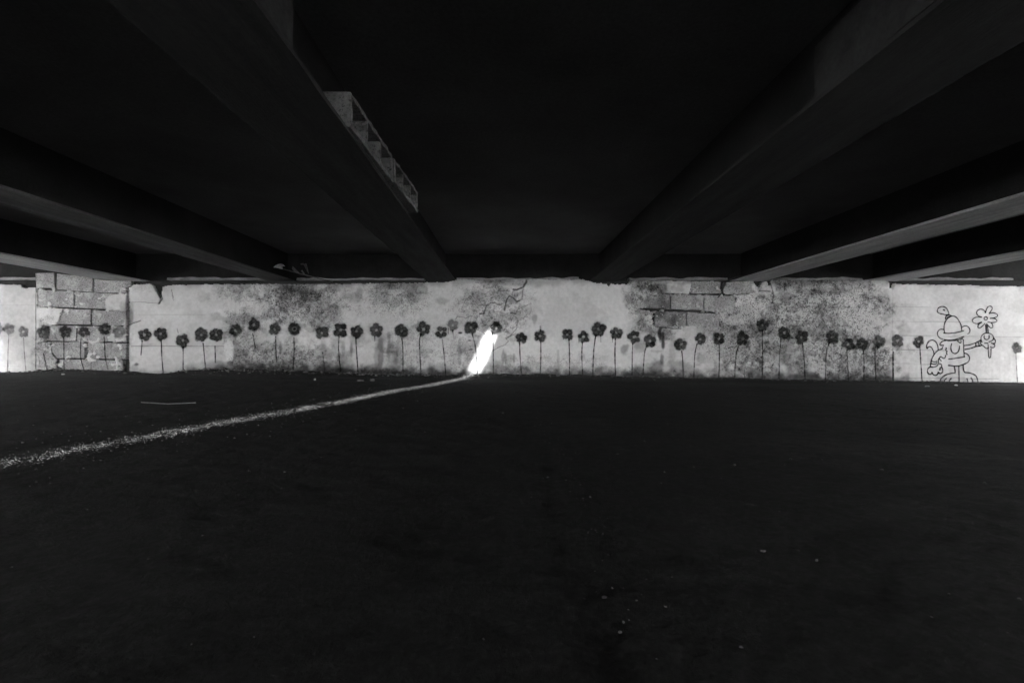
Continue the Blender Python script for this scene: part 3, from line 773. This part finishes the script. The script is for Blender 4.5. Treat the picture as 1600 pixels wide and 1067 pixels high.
hollow(2.345, 2.86, -.566, 'farther hollow concrete block on the beam edge, with shorter open cells', 3, skew=.045, z0=CH + .855, hgt=.125)

def solid(xa, xb, ya, yb, z0, z1, name, label, cat):
    ys = np.arange(ya, yb + .001, .05); zs = np.linspace(z0, z1, 5); V = []
    n = 2 + 2 * 3
    ring = [(xa, z0), (xb, z0), (xb, (z0 + z1) / 2), (xb, z1), (xa, z1), (xa, (z0 + z1) / 2)]
    for y in ys:
        for i, (x, z) in enumerate(ring):
            V.append((x + (float(vnoise(y * 11, i * 3.7, 13)) - .5) * .006, y, z + (float(vnoise(y * 8, i * 2.7, 17)) - .5) * .006))
    Fc = []; k = len(ring)
    for r in range(len(ys) - 1):
        for i in range(k): Fc.append((r * k + i, r * k + (i + 1) % k, (r + 1) * k + (i + 1) % k, (r + 1) * k + i))
    Fc += [tuple(range(k))[::-1], tuple(range((len(ys) - 1) * k, len(ys) * k))]
    o = link(name, mesh(name, V, Fc), M_infill); tag(o, label, cat); return o
solid(1.056, 1.20, -2.0, 1.58, SOF + .020, SOF + .20, 'infill_slab', 'speckled concrete slab edge standing on the dark beam opposite the hollow blocks', 'concrete slab')
solid(-.75, -.603, -2.0, 1.30, SOF + .020, SOF + .24, 'infill_slab', 'dim concrete slab edge standing on the beam that carries the hollow blocks', 'concrete slab')

# ================================================================== SMALL THINGS
def rag(pts_list, y, name, label, cat, m):
    B = MB()
    for pts, th in pts_list:
        V = []; n = len(pts)
        for i, (x, yy, dy) in enumerate(pts):
            p = at(x, yy, y + dy); V.append(p)
        for i, (x, yy, dy) in enumerate(pts):
            p = at(x, yy, y + dy); V.append(p + Vector((.002, th, .001)))
        Fc = [tuple(range(n)), tuple(range(n, 2 * n))[::-1]] + [(i, i + n, (i + 1) % n + n, (i + 1) % n) for i in range(n)]
        B.add(V, Fc)
    o = link(name, B.me(name), m); tag(o, label, cat); return o
rag([([(427, 418, 0), (430, 415, .02), (434, 413, .01), (438, 412, .03), (441, 413, .0), (444, 416, .02), (440, 416, .03), (440, 420.5, .01), (434, 419, 0)], .02)],
    4.9, 'foam_scrap', 'small pale lump of foam stuck on the edge of the second beam from the left', 'scrap', M_scrap)
rag([([(456, 420, 0), (459, 424, .01), (468, 427.5, .02), (462, 421, .03), (457, 416, .02)], .004), ([(470, 423, .02), (474, 428.5, .0), (476, 428, .02), (472, 422, .03)], .004),
     ([(474, 413, .0), (478, 411.5, .02), (480, 418, .03), (482, 428, .01), (478, 421, .02)], .004), ([(469, 412, 0), (474, 411, .02), (474, 414, .02), (470, 414, 0)], .004)],
    4.95, 'torn_rag', 'torn strips of dark rag hanging beside the second beam from the left', 'rag', M_stone)
# thin rod along the beam edge
v, f = tube([at(428, 416.5, 5.0), at(470, 428, 5.15), at(500, 435.5, 5.3), at(520, 440.3, 5.45)], .006, 6)
tag(link('thin_rod', mesh('thin_rod', v, f), M_stone), 'thin straight rod running along the beam edge down to the wall top', 'rod')
v, f = tube([at(1180, 429, 5.35), at(1150, 433, 5.4), at(1133, 439.5, 5.46), at(1131.5, 446, 5.52), at(1129.5, 452, 5.525), at(1130, 458, 5.53), at(1133, 460, 5.53), at(1128, 457, 5.53), at(1125, 461, 5.53), at(1121.5, 465.5, 5.53)], .0055, 5)
B = MB(); B.add(v, f)
v, f = tube([at(1134.5, 439, 5.49), at(1133.5, 446, 5.525), at(1130, 450, 5.52), at(1128.5, 458, 5.525), at(1131, 461, 5.53)], .0055, 5); B.add(v, f)
tag(link('twisted_wire', B.me('twisted_wire'), M_wire), 'twisted dark wire hanging over the top course of bare blocks', 'wire')
# pale stick on the floor
a = floor_at(221, 631.5); b = floor_at(262, 633.5); c = floor_at(306, 632)
v, f = tube([a + Vector((0, 0, .012)), b + Vector((0, 0, .010)), c + Vector((0, 0, .012))], .0035, 6)
tag(link('thin_stick', mesh('thin_stick', v, f), M_twig), 'thin pale stick lying on the dark floor at the left', 'stick')
def chip(px, py, w_, h_, m, name, label, cat, seed):
    rng = random.Random(seed); p = floor_at(px, py); s = p.y / F; n = 7
    z = max(float(floor_z(p.x, p.y)), float(p.z)) - .002
    ww = w_ * s / 2; hh = h_ * s
    V = []
    for lv, (sc, zz) in enumerate(((1, 0), (.95, hh * .7), (.55, hh))):
        for i in range(n):
            an = 2 * math.pi * i / n; r = rng.uniform(.75, 1.1) * sc
            V.append((p.x + ww * r * math.cos(an), p.y + ww * r * .8 * math.sin(an), z + zz * rng.uniform(.85, 1.1)))
    Fc = [tuple(range(n))[::-1], tuple(range(2 * n, 3 * n))]
    for r in range(2):
        for i in range(n): Fc.append((r * n + i, r * n + (i + 1) % n, (r + 1) * n + (i + 1) % n, (r + 1) * n + i))
    o = link(name, mesh(name, V, Fc), m); tag(o, label, cat); return o
chip(582, 595.5, 9, 4, M_stone, 'stone_chip', 'pale flat stone at the foot of the wall below the dark drips', 'stone', 1)
chip(563, 596, 12, 2.5, M_stone, 'stone_chip', 'low grey stone just left of the pale flat one at the wall foot', 'stone', 2)
chip(492, 594, 3.5, 3, M_scrap, 'stone_chip', 'tiny pale pebble at the wall foot beside the dark dirt heap', 'stone', 3)
chip(1449, 604, 7, 2, M_scrap, 'paper_scrap', 'pale scrap on the floor left of the drawn figure', 'scrap', 4)
chip(1494, 602.5, 5, 2, M_scrap, 'paper_scrap', 'pale scrap on the floor right at the feet of the drawn figure', 'scrap', 5)
chip(945, 934, 10, 5, M_stone, 'stone_chip', 'larger rough stone beside the groove in the foreground floor', 'stone', 6)
chip(99, 586, 6, 2, M_scrap, 'stone_chip', 'pale chip in front of the pier of bare blocks', 'stone', 8)
chip(965, 711, 6, 2, M_stone, 'stone_chip', 'small grey chip on the floor right of the groove', 'stone', 9)
chip(1284, 719, 4, 2.5, M_stone, 'stone_chip', 'small grey chip alone on the dark floor midway between groove and drawn figure', 'stone', 10)
chip(1276, 874, 5, 3, M_stone, 'stone_chip', 'small rounded chip alone on the dark foreground floor, away from the groove', 'stone', 12)

# ---- gravel and crumbs: countless, one object
rng = np.random.RandomState(5)
ico = np.array([(0, 0, 1), (.89, 0, .45), (.28, .85, .45), (-.72, .53, .45), (-.72, -.53, .45), (.28, -.85, .45), (.72, .53, -.45), (-.28, .85, -.45), (-.89, 0, -.45), (-.28, -.85, -.45), (.72, -.53, -.45), (0, 0, -1)])
icf = np.array([(0, 1, 2), (0, 2, 3), (0, 3, 4), (0, 4, 5), (0, 5, 1), (1, 6, 2), (2, 7, 3), (3, 8, 4), (4, 9, 5), (5, 10, 1), (6, 7, 2), (7, 8, 3), (8, 9, 4), (9, 10, 5), (10, 6, 1), (11, 7, 6), (11, 8, 7), (11, 9, 8), (11, 10, 9), (11, 6, 10)])
def crumbs(name, X, Y, R, m, label):
    n = len(X); sc = rng.uniform(.6, 1.2, (n, 12, 1)); ax = rng.uniform(.7, 1.3, (n, 1, 3)) * np.array([1, 1, .7])
    V = ico[None] * sc * ax * R[:, None, None]
    V[..., 0] += X[:, None]; V[..., 1] += Y[:, None]; V[..., 2] += (floor_z(X, Y) + R * .25)[:, None]
    Fc = (icf[None] + (np.arange(n) * 12)[:, None, None]).reshape(-1, 3)
    o = link(name, mesh(name, V.reshape(-1, 3), Fc), m); tag(o, label, 'gravel', kind='stuff'); return o
n = 1200; Y1 = 1.0 + 4.5 * rng.rand(n) ** .8; X1 = STR(Y1) - .83 + rng.normal(0, .12, n) - .0
n2 = 1500; Y2 = .5 + 5.0 * rng.rand(n2); X2 = rng.uniform(-6.5, 6.5, n2)
X1 = STR(Y1) + rng.normal(0, .2, n)
n3 = 1500; Y3 = WY - .02 - np.abs(rng.normal(0, .12, n3)); X3 = rng.uniform(-6.4, 6.4, n3)
n4 = 110; Y4 = .5 + 2.2 * rng.rand(n4); X4 = .115 + (.028 + .006 * Y4) * 1.9 + rng.normal(0, .022, n4)
ng = 16000; Yg = 1.05 + 4.45 * rng.rand(ng) ** .85; Xg = STR(Yg) + rng.normal(0, .045, ng)  # grit laid only along the sun strip to lift its brightness
crumbs('grit', Xg, Yg, .0010 + .0018 * rng.rand(ng) ** 3, M_grit, 'fine pale grit added to brighten the streak of sunlight on the floor')
X = np.concatenate([X1, X2, X3, X4]); Y = np.concatenate([Y1, Y2, Y3, Y4])
R = np.concatenate([.0014 + .0028 * rng.rand(n) ** 3, .0015 + .0035 * rng.rand(n2) ** 6, .003 + .008 * rng.rand(n3) ** 4, .0010 + .002 * rng.rand(n4) ** 3])
nr_ = 420; Yr = WY - .03 - np.abs(rng.normal(0, .10, nr_))
pr = rng.choice([80, 330, 400, 470, 560, 640, 780, 900, 1000, 1150, 1300, 1450, 120], nr_, p=[.12, .15, .13, .10, .08, .08, .06, .06, .06, .05, .03, .03, .05]) + rng.normal(0, 38, nr_)
crumbs('rubble', (pr - VX) * Yr / F, Yr, .006 + .020 * rng.rand(nr_) ** 3, M_stone, 'dark rubble and fallen render along the foot of the wall')
crumbs('gravel', X, Y, R, M_stone, 'fine gravel and crumbs scattered over the dark earth floor')

# ================================================================== OUT OF VIEW, ADDED TO SHAPE THE LIGHT
yb = -13.0
v, f = box(-40, 40, yb + .2, -9.0, -.05, .10)  # pale slab added to bounce skylight in under the deck
tag(link('bounce_yard', mesh('bounce_yard', v, f), M_back), kind='structure')
for xa_, xb_, zt_ in ((-8.9, -6.75, .105), (6.85, 8.5, -.035)):  # pale strips added to bounce light onto the outer beam undersides
    v, f = box(xa_, xb_, -8.9, 5.5, -.3, zt_)
    tag(link('side_reflector', mesh('side_reflector', v, f), M_back), kind='structure')
for xs_ in (-8.95, 8.55):  # walls added to cut the sky seen from the wall ends
    v, f = box(xs_ - .1, xs_ + .1, -9.0, 8, -.3, 3.0)
    tag(link('side_sky_blocker', mesh('side_sky_blocker', v, f), M_conc2), 'unseen wall added to hold back skylight beyond the deck, %s side' % ('left' if xs_ < 0 else 'right'), 'wall')
# added unseen wall blocking the low sun except through a narrow leaning gap
nrm = fh.cross(wh).normalized()
A0 = PA.copy(); k0 = nrm.dot(A0)       # plane of light through the strip on the floor
def gx_at(z, y): return (k0 - nrm.y * y - nrm.z * z) / nrm.x
HS = [(0.48, .05), (0.52, .075), (0.65, .08), (0.85, .095), (1.02, .10), (1.16, .09), (1.27, .07), (1.35, .03)]
B = MB(); TH = .15; sh = SD.x / SD.y * TH
def prism(poly):
    n = len(poly); V = [(x, yb, z) for x, z in poly] + [(x + sh, yb + TH, z + SD.z / SD.y * TH) for x, z in poly]
    Fc = [tuple(range(n)), tuple(range(n, 2 * n))[::-1]] + [(i, i + n, (i + 1) % n + n, (i + 1) % n) for i in range(n)]
    B.add(V, Fc)
HT = 3.0
Lp = [(gx_at(z, yb) - wd / 2, z) for z, wd in HS]; Rp = [(gx_at(z, yb) + wd / 2, z) for z, wd in HS]
prism([(-60, -.3), (60, -.3), (60, HS[0][0]), (-60, HS[0][0])])
prism([(-60, HS[-1][0]), (60, HS[-1][0]), (60, HT), (-60, HT)])
for i in range(len(HS) - 1):
    prism([(-60, HS[i][0]), Lp[i], Lp[i + 1], (-60, HS[i + 1][0])]); prism([Rp[i], (60, HS[i][0]), (60, HS[i + 1][0]), Rp[i + 1]])
tag(link('sun_blocker_wall', B.me('sun_blocker_wall'), M_back), 'unseen pale wall with a leaning gap, added behind the viewer to shape the sun', 'wall')
